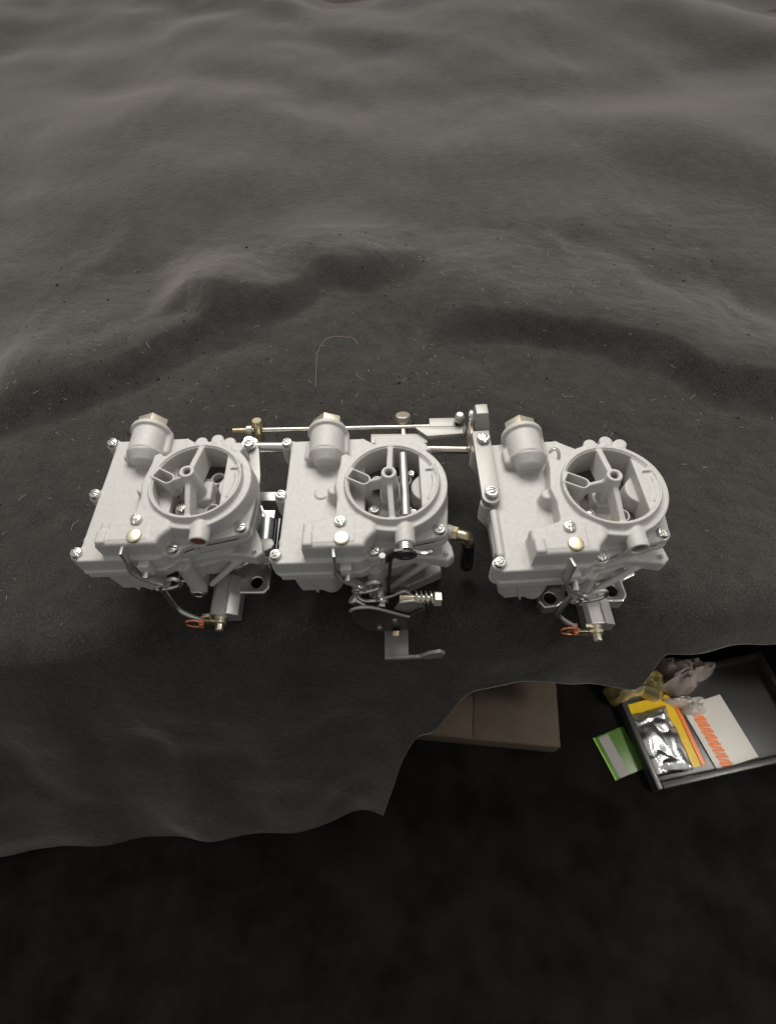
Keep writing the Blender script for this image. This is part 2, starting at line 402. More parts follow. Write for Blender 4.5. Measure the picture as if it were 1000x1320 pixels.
def body_mesh():
    g = Grid((-92, -60, -86), (50, 64, -23), .78)
    g.poly(PL_LEFT, -43, -36.7, 1.0, off=.6)
    g.poly(PL_RIGHT, -33, -25.6, 1.0, off=.3)
    for k, (x, y) in EARS.items():
        if k in 'DEF': g.cap((x, y, -39), (x + 4, y * .95, -50), 5.2, 3.0, 2.5)
        elif k == 'H': g.cap((x, y, -30), (x - 4, y + 5, -44), 5.6, 4, 2.5)
    # float chamber
    g.poly([(-77.5, 51), (-78.5, -44), (-73, -50.5), (-47, -50.5), (-39, -45), (-36, -36), (-30, 0), (-36, 51)], -74, -40, 2.0, 1.5, taper=3.0)
    g.cyl((-50, -40, -77.5), (-50, -40, -50), 8.5, 9.5, 2, 3)
    g.cap((-66, -50.3, -45), (-60, -48.5, -74), .9, .9, .8)
    # main casting
    g.cyl((2, 3, -62), (2, 3, -26), 32, 37, 2, 2.5)
    g.poly([(-30, -38), (-2, -41), (20, -36), (30, -20), (30, 30), (-30, 40)], -74, -38, 2, 3, taper=2.0)
    g.poly([(-8, -43), (12, -38.5), (28, -40.5), (38, -43), (43, -39), (42, -31), (36, -18), (0, -10), (-10, -30)], -54, -42, 1.8, 2.0)
    g.poly([(-6, -44.5), (6, -41), (18, -36), (30, -33), (34, -10), (0, -10), (-10, -30)], -66, -50, 2.0, 2.5, taper=7.0)
    g.cap((22, -39, -53), (-4, -45.5, -76), 2.6, 2.2, 2.5)
    g.cyl((-15, -46, -78), (-15, -46, -42), 6.6, 5.4, 1, 2.5)
    g.poly([(-21, -42), (-9, -42), (-4, -30), (-26, -30)], -72, -46, 1.5, 2.5)
    g.cyl((-15, -30, -79), (-15, -51, -80), 6.6, 6.4, .8, 2.0)
    g.cyl((36.9, -37.8, -46), (36.9, -37.8, -38.5), 1.7, 1.5, .5, .4)
    # throat and bores
    g.cyl((0, 0, -38), (0, 0, 0), 29.6, 29.6, .2, .8, sub=True)
    for y in (-14.8, 14.8): g.cyl((0, y, -90), (0, y, -30), 13.6, 14.6, .2, 1.5, sub=True)
    return g.mesh('main_body', M['cast'])

def cluster_mesh():
    g = Grid((-18, -32, -62), (20, 32, -14), .8)
    g.box((-9, -9, -37), (8, 9, -19), 2, 2)
    g.cap((-15, -13, -27), (6, -15, -30), 5.2, 4.4, 2)
    g.cap((-12, 13, -27), (6, 14, -30), 4.2, 3.6, 2)
    g.cap((0, 0, -26), (10, -15, -33), 4, 3, 3); g.cap((0, 0, -26), (10, 15, -33), 4, 3, 3)
    for y in (-14.5, 14.5):
        g.cyl((9, y, -44), (9, y, -24), 6.0, 5.6, .5, 1.5); g.cyl((9, y, -50), (9, y, -10), 4.2, 4.2, .1, .3, sub=True)
    return g.mesh('venturi_cluster', M['cast'])

def screw_mesh():
    g = Grid((-6, -6, -4), (6, 6, 5), .3)
    g.cyl((0, 0, -3), (0, 0, 1.8), 4.1, 4.0, .9, .4)
    g.cap((0, 0, -1.2), (0, 0, -1.0), 3.6, 3.6, .6)
    g.box((-6, -.55, .4), (6, .55, 6), .05, .15, sub=True)
    return g.mesh('cover_screw', M['zinc'], zo=0)

def throttle_mesh(kind, bx):
    g = Grid((-52, -74, -101), (56, 52, -62), .8)
    g.cyl((2, 3, -86), (2, 3, -64), 33, 31, 1.5, 2)
    g.poly([(-36, -38), (bx + 8, -42), (36, -30), (38, 30), (30, 46), (-30, 46), (-38, 30)], -97.6, -84, 1.3, 1.5)
    if kind != 'M':
        ex = {'L': 28.0, 'R': 12.0}[kind]
        g.poly([(ex - 16, -24), (ex - 15, -51), (ex + 8, -52), (ex + 12, -47), (ex + 11.5, -29), (ex + 4, -20)], -97.2, -83, 1.2, 2)
        g.cyl((ex + 1, -42.5, -110), (ex + 1, -42.5, -60), 4.8, 4.8, .1, .5, sub=True)
        if kind == 'R':
            g.poly([(-22, -30), (-22, -46), (-30, -52.5), (-40, -53), (-44, -47), (-41, -34), (-30, -20)], -96.5, -84, 1.3, 2)
            g.cyl((-34.5, -45, -110), (-34.5, -45, -60), 4.6, 4.6, .1, .5, sub=True)
    for y in (-14.8, 14.8): g.cyl((0, y, -110), (0, y, -50), 13.4, 13.4, .1, .4, sub=True)
    return g.mesh('throttle_body', M['alu'] if kind != 'M' else M['castdark'])

MESH = dict(body=body_mesh(), cluster=cluster_mesh(), screw=screw_mesh())
def gasket_mesh():
    b = MB(); b.prism(PL_LEFT[:7] + [(-10, -30), (-22, 57)], (0, 0, -36.8), (1, 0, 0), (0, 1, 0), .9)
    b.prism(PL_RIGHT, (0, 0, -25.7), (1, 0, 0), (0, 1, 0), .8)
    return b.mesh('cover_gasket', M['gasket'])
MESH['gasket'] = gasket_mesh()
def washer_mesh():
    return MB().lathe((0, 0, -1.1), (0, 0, 1), [(0, 4.6), (.2, 4.8), (1.0, 4.8), (1.2, 4.5)], 24).mesh('lock_washer', M['steel'], zo=0)
MESH['washer'] = washer_mesh()

def screw(parent, x, y, z, rot=None, tilt=(0, 0)):
    o = link('cover_screw', MESH['screw'], parent); o.location = (x * S, y * S, (z + ZO) * S)
    o.rotation_euler = (tilt[0], tilt[1], random.uniform(0, 3.1) if rot is None else rot)
    w = link('lock_washer', MESH['washer'], o); w.location = (0, 0, -1.7 * S)
    return o

def pump_lever(root, pts_up, dx=0, dy=0, dz=0):
    """front lever on its lug, with the hairpin clip that holds the rod"""
    b = MB()
    b.ribbon([(-40.5 + dx, -55.5 + dy, -2 + dz), (-40.8 + dx, -56.5 + dy, -14 + dz), (-42.5 + dx, -58.5 + dy, -22 + dz), (-38 + dx, -60 + dy, -30 + dz),
              (-30 + dx, -61 + dy, -36 + dz), (-22 + dx, -62 + dy, -43.5 + dz)], (0.15, -1, .25), 7.5, 1.8)
    lv = b.obj('pump_lever', M['steel'], root, .25)
    MB().cyl((-33.5 + dx, -52 + dy, -27 + dz), (-33.5 + dx, -63.5 + dy, -29 + dz), 2.3).obj('rivet', M['zinc'], lv)
    # lug that carries it
    MB().box((-37.5, -59, -33.5), (-29.5, -52, -20.5)).obj('lever_lug', M['cast'], root, 1.1)
    c = MB()
    cx, cy, cz = -22 + dx, -63.5 + dy, -42 + dz
    c.tube([(cx - 9, cy - 1, cz - 2), (cx - 2, cy - 1.5, cz - 1), (cx + 5, cy - 1, cz + 0), (cx + 11, cy - .5, cz + 3.5), (cx + 9, cy + .5, cz + 11), (cx + 2.5, cy + 1, cz + 9),
            (cx - 2.5, cy + .5, cz + 3.5), (cx - 6, cy, cz + 4)], 1.45, 8)
    cl = c.obj('hairpin_clip', M['zinc'], root)
    MB().cyl((cx - 6, cy - .5, cz - 7), (cx - 6, cy - .5, cz + 4), 1.9).obj('clip_pin', M['zinc'], cl)
    return (cx - 4, cy, cz)

def carb(kind, name, label, pose):
    X, Y, rz = pose
    root = thing(name, label, 'carburetor', (X * S, Y * S, 0), math.radians(rz), 'carburetors in a row on the black cloth')
    link('air_horn', horn_mesh(kind), root)
    link('main_body', MESH['body'], root)
    link('cover_gasket', MESH['gasket'], root)
    bx = {'L': 6.5, 'M': 0, 'R': -2.0}[kind]
    tb = link('throttle_body', throttle_mesh(kind, bx), root)
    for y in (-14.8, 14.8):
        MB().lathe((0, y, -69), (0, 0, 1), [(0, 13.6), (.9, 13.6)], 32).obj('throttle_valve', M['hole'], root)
    cl = link('venturi_cluster', MESH['cluster'], root); cl.location = (0, 0, 5 * S)
    for x, y in ((-13, -13.5), (-11.5, 12.5)):
        o = link('cluster_screw', MESH['screw'], cl); o.location = (x * S, y * S, (-21.3 + ZO) * S); o.rotation_euler = (0, 0, random.uniform(0, 3)); o.scale = (.85, .85, .85)
    for k, (x, y) in EARS.items():
        if kind == 'R' and k in 'DE': continue
        screw(root, x, y, -18.4)
    screw(root, -35.8, -31.3, -1.9)
    MB().lathe((-34.6, -44.3, -4.2), (0, 0, 1), [(0, 5.2), (2.2, 5.2), (2.9, 4.7), (3.1, 4.0), (3.1, 0.01)], 32).obj('brass_plug', M['brasspale'] if kind != 'R' else M['brass'], root)
    nut = MB(); nut.hexa((-49, 60.2, -13.5), (-49, 70.5, -13.8), 12.6, .12 if kind != 'L' else .5); nut.cyl((-49, 59.5, -13.5), (-49, 61.5, -13.5), 12.2)
    nut.obj('fuel_inlet_nut', M['brasspale'], root, .4)
    st = MB(); st.lathe((-1.8, -1.7, 1.2), (0, 0, 1), [(0, 2.9), (4.5, 2.9)], 20, True)
    for q in range(5): st.lathe((-1.8, -1.7, 5.0 + q * 1.2), (0, 0, 1), [(0, 2.95), (.5, 2.3), (.6, 2.3), (1.1, 2.95)], 16, False)
    st.obj('stud_thread', M['castdark'], root)
    return root, bx

def shaft_block(root, bx):
    b = MB(); b.prism([(bx - 10.6, -95), (bx - 10.6, -81.5), (bx - 7.6, -79.0), (bx + 1.0, -79.0), (bx + 1.8, -80.2), (bx + 3.0, -79.4), (bx + 10.8, -83.6), (bx + 10.8, -95)], (0, -36, 0), (1, 0, 0), (0, 0, 1), 33.5)
    o = b.obj('shaft_block', M['block'], root, .45, 12)
    c = MB(); c.cyl((bx - 3.5, -60, -87.5), (bx - 3.5, -70.3, -87.5), 5.6); c.obj('block_boss', M['alubrush'], o, 0)
# left and right: machined block, shaft end, lever, pump rod and copper clip
def end_linkage(root, kind, bx, rodpts, dl):
    shaft_block(root, bx)
    ps = MB()
    x0 = bx - 3.5
    ps.cyl((x0, -69, -87.5), (x0, -71, -87.5), 5.6); ps.cyl((x0, -71, -87.5), (x0, -72.3, -87.5), 4.8); ps.cyl((x0, -73.2, -87.5), (x0, -74.6, -87.5), 5.2)
    w = ps.obj('shaft_washer', M['brasspale'], root)
    MB().hexa((x0, -74.5, -87.5), (x0, -80, -87.8), 3.3).obj('shaft_nut', M['brasspale'], w, .2)
    e = rodpts[-1]
    lv = MB().prism([(x0 - 4, -92), (x0 + 4, -92), (x0 + 4, -83.5), (x0 - 4, -84), (e[0] - 2.5, -81), (e[0] - 4.5, -84.5), (e[0] - 3, -88.5)], (0, -72.2, 0), (1, 0, 0), (0, 0, 1), 1.6)
    lvo = lv.obj('throttle_arm', M['brass'], root, .3)
    MB().box((x0 - 10.5, -73.4, -84), (x0 - 5.5, -70.5, -75.5)).obj('stop_tab', M['brasspale'], lvo, .4)
    MB().cyl((e[0], -70, e[2]), (e[0], -77.5, e[2] - 1), 2.3).obj('rod_pin', M['copper'], lvo)
    MB().tube(rodpts, 1.9, 10, 2).obj('pump_rod', M['zinc'], root)
    c = MB(); ex, ey, ez = e
    c.tube([(ex + 1, ey - 4.4, ez - 4), (ex - 7, ey - 4.2, ez - 2.5), (ex - 12, ey - 3.6, ez + .5), (ex - 10, ey - 2.5, ez + 5.5), (ex - 3, ey - 2.6, ez + 5.6), (ex + 2, ey - 3, ez + 2.5)], .8, 8)
    c.obj('copper_clip', M['copper'], root)

L, bxL = carb('L', 'carburetor', 'left grey cast carburetor with polished block and copper clip, nothing in its throat shaft', (-140.4, 13.6, -1.92))
L['label'] = 'grey carburetor on the left, beside the brass swivel and chrome cylinder'
pump_lever(L, None)
end_linkage(L, 'L', bxL, [(-27, -63.5, -40), (-27, -64.5, -46), (-26, -68, -70), (-19, -71, -76), (-10, -72.5, -83)], 0)
MB().lathe((7.5, -45.6, -9), (0, -1, 0), [(0, 5.0), (.8, 5.0), (1.4, 3.0), (1.4, .01)], 24).obj('bush_plug', M['plug'], L)
MB().lathe((-15, -50.5, -80), (0, -1, 0), [(0, 5.6), (2.0, 5.6), (2.6, 5.0), (2.6, 3.2), (2.2, 3.0), (2.2, .01)], 28).obj('post_cap', M['zinc'], L)
# side pieces that fill the gap towards the middle carburetor
sb = MB(); sb.prism([(31, 27.5), (47, 26.5), (47, 17.5), (31, 18.5)], (0, 0, -71), (1, 0, 0), (0, 1, 0), 15); sb.obj('side_block', M['alubrush'], L, .6)
ch = MB(); ch.cyl((38, 3, -62), (38, -34, -64), 7.2, 7.2, 32); ch.obj('dashpot_cylinder', M['chrome'], L)
ch = MB(); ch.cyl((49, 1, -60), (48, -34, -62), 3.6); ch.cyl((53.5, 2, -60), (52.5, -34, -62), 3.0); ch.obj('dashpot_sleeve', M['rubber'], L)
sl = MB(); sl.prism([(22, 64), (27, 66), (31, 58), (35, 30), (36, -10), (31, -18), (27, 20)], (0, 0, -42), (1, 0, 0), (0, 1, 0), 4)
sl.obj('side_lever', M['castdark'], L, .6)
o = screw(L, 23.5, 60.5, -33.5)
MB().prism([(36, -24), (44, -23), (48, -24.5), (49.5, -28.5), (48, -32.5), (43, -34.5), (35, -36)], (0, 0, -52), (1, 0, 0), (0, 1, 0), 5).obj('vacuum_boss', M['castdark'], L, 1.0)

Rr, bxR = carb('R', 'carburetor', 'grey carburetor on the right, with a polished bracket bolted along its edge', (150, -16, -.64))
pump_lever(Rr, None, 1.0, -2.0, 0)
end_linkage(Rr, 'R', bxR, [(-33, -63.5, -42), (-36, -65.5, -50), (-39.5, -68, -61), (-34, -70, -67), (-24, -72.3, -76)], 0)
MB().lathe((7.5, -45.6, -9), (0, -1, 0), [(0, 5.0), (.8, 5.0), (1.4, 3.0), (1.4, .01)], 24).obj('bush_plug', M['bronze'], Rr)
br = MB()
hw = 6.6
pl = []
A = (-79.2, 66.5); B = (-80.2, 4.8)
pl = [(A[0] - hw, A[1]), (A[0] + hw, A[1])] + [(B[0] + hw * math.cos(t), B[1] + hw * math.sin(t)) for t in np.linspace(0, -math.pi, 13)]
br.prism(pl, (0, 0, -18.5), (1, 0, 0), (0, 1, 0), 5.5)
bo = br.obj('linkage_bracket', M['bracket'], Rr, .7)
b2 = MB(); lv_ = [(-84.6, -70.2, 66.2, 88, -36), (-84.2, -70.4, 67.5, 88, -22), (-81.6, -71.8, 76.4, 88, -7.2), (-81.2, -72.0, 77.4, 87.2, -5.4)]
vs_ = []
for x0, x1, y0, y1, z in lv_: vs_ += [(x0, y0, z), (x1, y0, z), (x1, y1, z), (x0, y1, z)]
b2.add(vs_, [(3, 2, 1, 0), (12, 13, 14, 15)] + [(i * 4 + k, i * 4 + (k + 1) % 4, i * 4 + 4 + (k + 1) % 4, i * 4 + 4 + k) for i in range(3) for k in range(4)])
b2.obj('bracket_upright', M['bracket'], bo, .7)
b3 = MB(); b3.prism([(52, -40), (80, -36), (79, -16), (66, -15), (56, -24)], (-86.5, 0, 0), (0, 1, 0), (0, 0, 1), 2.5); b3.obj('bracket_cheek', M['bronze'], bo, .4)
MB().lathe((-86, 79, -10), (1, 0, 0), [(0, 3.2), (0, 5.6), (1.6, 5.6), (1.6, 3.2), (0, 3.2)], 24, False).obj('eyelet', M['zinc'], bo)
for x, y in ((-78.4, 57.6), (-79.9, 6.6)):
    s_ = link('bracket_screw', MESH['screw'], bo); s_.location = (x * S, y * S, (-11.4 + ZO) * S); s_.rotation_euler = (0, 0, random.uniform(0, 3)); s_.scale = (1.25, 1.25, 1.25)
hk = MB(); hk.tube([(-33, 38, -10), (-29, 39, -6), (-26, 36, -8), (-26, 33, -14)], 1.3, 8); hk.obj('wire_hook', M['zinc'], Rr)

Mm, _ = carb('M', 'carburetor', 'grey carburetor in the middle, with black choke disc and throttle levers', (0, 0, -2.19))
p_ = pump_lever(Mm, None, 1.0, 0, 0)
ck = MB(); ck.cyl((8.6, 25.5, -3), (8.6, -29, -3), 3.0, 3.0, 20); ck.obj('choke_shaft', M['alubrush'], Mm)
for y in (-22, 12):
    o = link('shaft_screw', MESH['screw'], Mm); o.location = (14 * S, y * S, (-9 + ZO) * S); o.scale = (.6, .6, .6)
cs = MB()
for k in range(4): cs.lathe((7.5, -48.2 - k * 1.25, -9 - k * .1), (0, -1, 0), [(0, 5.2), (.3, 5.9), (.9, 5.9), (1.2, 5.2)], 28)
cs.obj('choke_spring', M['zinc'], Mm)
cd = MB(); cd.lathe((7.5, -53.6, -9.6), (0, -1, -.15), [(0, 7.0), (.5, 7.6), (2.0, 7.6), (2.6, 6.6), (2.7, 3.6), (1.6, 3.2), (1.6, .01)], 32)
cd.prism([(6, -11), (0, -12), (-4, -17), (-7.5, -22), (-9, -19), (-6, -9), (0, -3), (6, -2)], (0, -54, 0), (1, 0, 0), (0, 0, 1), 1.8)
dk = cd.obj('choke_disc', M['dark'], Mm, .0)
tb_ = MB(); tb_.ribbon([(12, -54, -6.5), (17, -54, -9.5), (21, -54, -10), (25, -54, -7.8)], (0, -1, .2), 2.6, 1.2); tb_.obj('choke_tab', M['zinc'], dk, .2)
kb = MB(); kb.cyl((-8, -55, -9), (-9.2, -56, -25), 2.4, 2.3, 14)
for k in range(7): kb.lathe((-8 - k * .16, -55.05 - k * .14, -9.5 - k * 2.1), (-.09, -.09, -1), [(0, 2.2), (.4, 2.6), (1.1, 2.6), (1.5, 2.2)], 14)
kb.obj('knurled_stop', M['castdark'], Mm)
MB().ribbon([(-1.5, -55.8, -9), (-3.0, -56.5, -15), (-5.2, -58, -45), (-6.0, -60, -55)], (1, 0, 0), 2.4, 1.2).obj('choke_link', M['dark'], Mm, .15)
# throttle shaft end and its hardware
ts = MB(); ts.cyl((-13, -50, -62), (-13, -66, -62), 4.6); ts.cyl((-11, -65, -56), (-11, -69, -56), 5.4); ts.hexa((-11, -69, -56), (-11, -72, -56), 3.6)
ts.obj('throttle_shaft', M['zinc'], Mm, .2)
tk = MB(); tk.tube([(-30, -64, -42), (-28, -66, -48), (-24, -68, -52), (-15, -67, -54)], 1.5, 10); tk.obj('pump_rod', M['zinc'], Mm)
nb = MB(); nb.cyl((-31, -67, -50), (-24, -70, -56), 3.2); nb.cyl((-32, -66.5, -49.3), (-30, -67.5, -51), 3.9); nb.obj('rod_nut', M['zinc'], Mm)
cam_ = MB()
out = [(-33, -52), (-30.5, -48), (-25, -46.2), (-17, -47), (-7, -54.5), (4, -63), (8.5, -65.5), (14, -58), (18.5, -54.5), (20, -62), (17, -80), (6, -90), (-10, -94), (-24, -88), (-31, -72)]
cam_.prism(out, (0, -73.2, 0), (1, 0, 0), (0, 0, 1), 2.2)
co = cam_.obj('fast_idle_cam', M['dark'], Mm, .4)
e_ = MB(); e_.tube([(x, -75.0, z) for x, z in out[:7]], 1.15, 8, 2); e_.obj('cam_rim', M['steel'], co)
fl = MB(); fl.prism([(-2, -58), (2, -47), (12, -45), (19.5, -50), (20, -63), (9, -66)], (0, -70.5, 0), (1, 0, 0), (0, 0, 1), 2.0); fl.obj('cam_bracket', M['steel'], co, .4)
for x, z in ((-2, -70), (-14, -84)):
    MB().lathe((x, -75.4, z), (0, -1, 0), [(0, 2.2), (1.2, 2.0), (1.6, 1.0)], 14).obj('cam_rivet', M['zinc'], co)
isr = MB(); isr.cyl((2, -68, -47.5), (24, -68, -51), 2.5, 2.5, 16); isr.hexa((26, -68, -51.3), (31.5, -68, -52.2), 5.4, .3)
for k in range(9): isr.lathe((3 + k * 1.1, -68, -47.6 - k * .17), (1, 0, -.16), [(0, 2.4), (.35, 2.75), (.7, 2.4)], 16, False)
so = isr.obj('idle_screw', M['brasspale'], Mm, .0, 30)
sp = MB(); n = 46; cc = []
for k in range(n + 1):
    a = k / n * 2 * math.pi * 3.5; t = k / n
    cc.append((13.5 + 12 * t, -68 + 4.6 * math.cos(a), -49.3 - 1.9 * t + 4.6 * math.sin(a)))
sp.tube(cc, .75, 7, 0); sp.obj('idle_spring', M['zinc'], so)
MB().tube([(-13, -66, -52), (-4, -66, -50), (2, -66, -44), (6, -65, -43), (10, -65, -49)], 1.0, 8).obj('return_spring', M['steel'], Mm)
# lever that reaches forward
tl = MB(); tl.prism([(-10.5, -72), (7.5, -72), (7.0, -96.0), (-10.8, -96.0)], (0, 0, -93.5), (1, 0, 0), (0, 1, 0), 3.0)
to = tl.obj('throttle_lever', M['lever'], Mm, .5)
t2 = MB(); t2.prism([(-10.8, -93.6), (7, -93.6), (22, -93.6), (32, -92), (33.5, -84), (30, -79.5), (22, -82), (15, -89.4), (-10.8, -89.8)], (0, -95.0, 0), (1, 0, 0), (0, 0, 1), 2.6)
t2.obj('lever_lip', M['lever'], to, .4)
MB().cyl((29, -96.6, -85), (29, -97.4, -85), 1.6).obj('lever_hole_shade', M['hole'], to)  # solid dark disc, its colour stands in for the shade inside a hole
MB().hexa((-2, -76, -89), (-2, -80, -90.5), 3.4).obj('lever_bolt', M['brass'], Mm, .2)
# elbow with its black cap
MB().cyl((33, -11, -50), (44, -15.4, -50), 5.8).obj('vacuum_port', M['cast'], Mm)
el = MB(); el.hexa((43.0, -15, -50), (48.0, -16.5, -50), 5.6); el.tube([(46, -16, -50), (54.5, -18.5, -50), (55.5, -19.0, -52), (55.8, -20, -60)], 4.3, 16, 2)
eo = el.obj('elbow_fitting', M['brass'], Mm, 0)
rc = MB(); rc.lathe((55.8, -20.0, -57), (.01, -.28, -1), [(0, 4.2), (.5, 5.2), (12, 5.3), (22, 5.5), (27, 4.8), (29.5, 3.0), (30, .01)], 28); rc.obj('rubber_cap', M['rubber'], eo)
# knob and bars behind the throat
kn = MB(); kn.lathe((10.5, 90, -54), (0, .35, .94), [(0, 3.2), (4, 4.6), (9, 6.6), (16, 6.9), (18.6, 6.4), (19.4, 5.4), (19.4, .01)], 28)
kn.obj('stop_knob', M['bronze'], Mm)
MB().cyl((10.6, 68, -44), (10.5, 84.5, -42.5), 2.7).obj('knob_stem', M['rod'], Mm)
MB().cyl((4, 38, -52), (4, 73, -47), 4.2).obj('throttle_shaft_end', M['rod'], Mm)
bb = MB(); bb.prism([(-17, 80), (30, 78), (30, 68), (-17, 70)], (0, 0, -44), (1, 0, 0), (0, 1, 0), 3.6); bb.obj('lever_plate', M['bracket'], Mm, .5)
bb = MB(); bb.prism([(20, 82), (27, 83), (60, 81), (60, 73), (30, 71.5)], (0, 0, -43), (1, 0, 0), (0, 1, 0), 6.5); bb.obj('lever_bar', M['bracket'], Mm, .7)

# ------------------------------------------------------------------ linkage rods behind the row
def wz(z): return z
r1 = thing('linkage_rod', 'thin nickel rod with brass swivel at its left end, behind the carburetors', 'linkage rod', (-.036, .089, 0), 0)
def rel(o, p): return (p[0] - o[0], p[1] - o[1], p[2])
o1 = (-36, 89)
def P1(x, y, z): return (x - o1[0], y - o1[1], z)
MB().cyl(P1(-131.5, 95.4, -40), P1(58, 82.4, -40), 2.0, 2.0, 14).obj('rod', M['rod'], r1)
tip = MB(); tip.cyl(P1(-132, 95.4, -40), P1(-120, 94.6, -40), 2.1)
for k in range(9): tip.lathe(P1(-131 + k * 1.2, 95.3 - k * .08, -40), (1, -.07, 0), [(0, 2.0), (.4, 2.4), (.8, 2.0)], 14, False)
tip.obj('threaded_tip', M['brass'], r1)
MB().cyl(P1(-120, 94.6, -40), P1(-115, 94.3, -40), 4.2).obj('collar', M['zinc'], r1)
MB().cyl(P1(-110.5, 92, -52), P1(-109.5, 96, -30), 4.2, 4.2, 24).obj('swivel_barrel', M['brass'], r1)
cv = MB(); cv.prism([(36, 90), (57, 88.5), (57, 79), (36, 80.5)], P1(0, 0, -44.5), (1, 0, 0), (0, 1, 0), 2.2); cv.prism([(36, 90), (57, 88.5), (57, 79), (36, 80.5)], P1(0, 0, -38.2), (1, 0, 0), (0, 1, 0), 2.0)
cv.obj('clevis', M['bracket'], r1, .4)
bs = MB(); bs.lathe(P1(61, 83, -51), (0, .05, 1), [(0, 6.0), (2, 7.4), (6, 7.6), (9, 6.4), (11, 4.2), (15, 3.6), (17, 4.4), (20, 4.6), (22.5, 3.8), (23.5, 2.5), (23.6, .01)], 28)
bs.obj('ball_stud', M['zinc'], r1)

r2_ = thing('linkage_shaft', 'thick bright linkage shaft running under the thin rod to the right bracket', 'linkage shaft', (-.028, .069, 0), 0)
o2 = (-28, 69)
def P2(x, y, z): return (x - o2[0], y - o2[1], z)
MB().cyl(P2(-113, 79.2, -45), P2(66, 59.4, -45), 3.3, 3.3, 20).obj('shaft', M['rod'], r2_)
MB().cyl(P2(-112, 79.2, -45), P2(-84, 76.4, -45), 4.6, 4.6, 24).obj('shaft_sleeve', M['alu'], r2_)
ws = MB()
for k, (r, h) in enumerate(((5.5, 2.0), (7.2, 1.6), (5.0, 2.4), (7.0, 1.4), (4.4, 3.5))): ws.cyl(P2(-117, 81, -52 + k * 2.9), P2(-117, 81, -52 + k * 2.9 + h), r)
ws.cyl(P2(-117, 81, -53), P2(-117, 81, -36), 3.0)
ws.obj('pivot_washers', M['zinc'], r2_)

# ------------------------------------------------------------------ black cloth over the bench
def sm(a, b, x): t = np.clip((x - a) / (b - a), 0, 1); return t * t * (3 - 2 * t)
def vnoise(x, y, sc, seed):
    r = np.random.default_rng(seed).random((64, 64)); u, v = x / sc, y / sc
    i, j = np.floor(u).astype(int), np.floor(v).astype(int); fu, fv = u - i, v - j; fu = fu * fu * (3 - 2 * fu); fv = fv * fv * (3 - 2 * fv)
    g = lambda a, b: r[a % 64, b % 64]
    return (g(i, j) * (1 - fu) + g(i + 1, j) * fu) * (1 - fv) + (g(i, j + 1) * (1 - fu) + g(i + 1, j + 1) * fu) * fv - .5
def step_line(x, y, pts, h, w, back):
    """a rise of h beyond a wavy line, easing back down over 'back' mm"""
    px = np.array([p[0] for p in pts]); py = np.array([p[1] for p in pts])
    ly = np.interp(x, px, py); e = np.minimum(sm(px[0] - 70, px[0] + 20, x), 1 - sm(px[-1] - 20, px[-1] + 90, x))
    d = y - ly
    return h * e * sm(-w, w, d) * (1 - sm(w * 1.3, back, d))
def cloth_h(x, y):
    x = x + vnoise(x, y, 90, 21) * 50; y0 = y; y = y + vnoise(x, y, 75, 22) * 34
    h = step_line(x, y, [(-420, 185), (-330, 215), (-240, 262), (-190, 290)], 21, 26, 210)
    h += step_line(x, y, [(-235, 340), (-190, 322), (-130, 325), (-60, 380), (20, 400)], 22, 24, 240)
    h += step_line(x, y, [(110, 275), (180, 255), (240, 232), (300, 185), (340, 140), (420, 110)], 22, 24, 230)
    y = y0
    h += vnoise(x, y, 330, 31) * 42 * sm(380, 700, y) + vnoise(x * .8 + y * .5, y, 150, 32) * 20 * sm(360, 600, y)
    h += vnoise(x, y, 130, 1) * 9 * sm(110, 260, y) + vnoise(x, y, 48, 2) * 3.6 * sm(95, 180, y) + vnoise(x, y, 20, 3) * 1.0 + vnoise(x + y, y, 9, 33) * .35
    h += vnoise(x + 400, y, 120, 7) * 8 * (sm(240, 360, np.abs(x)))
    return h
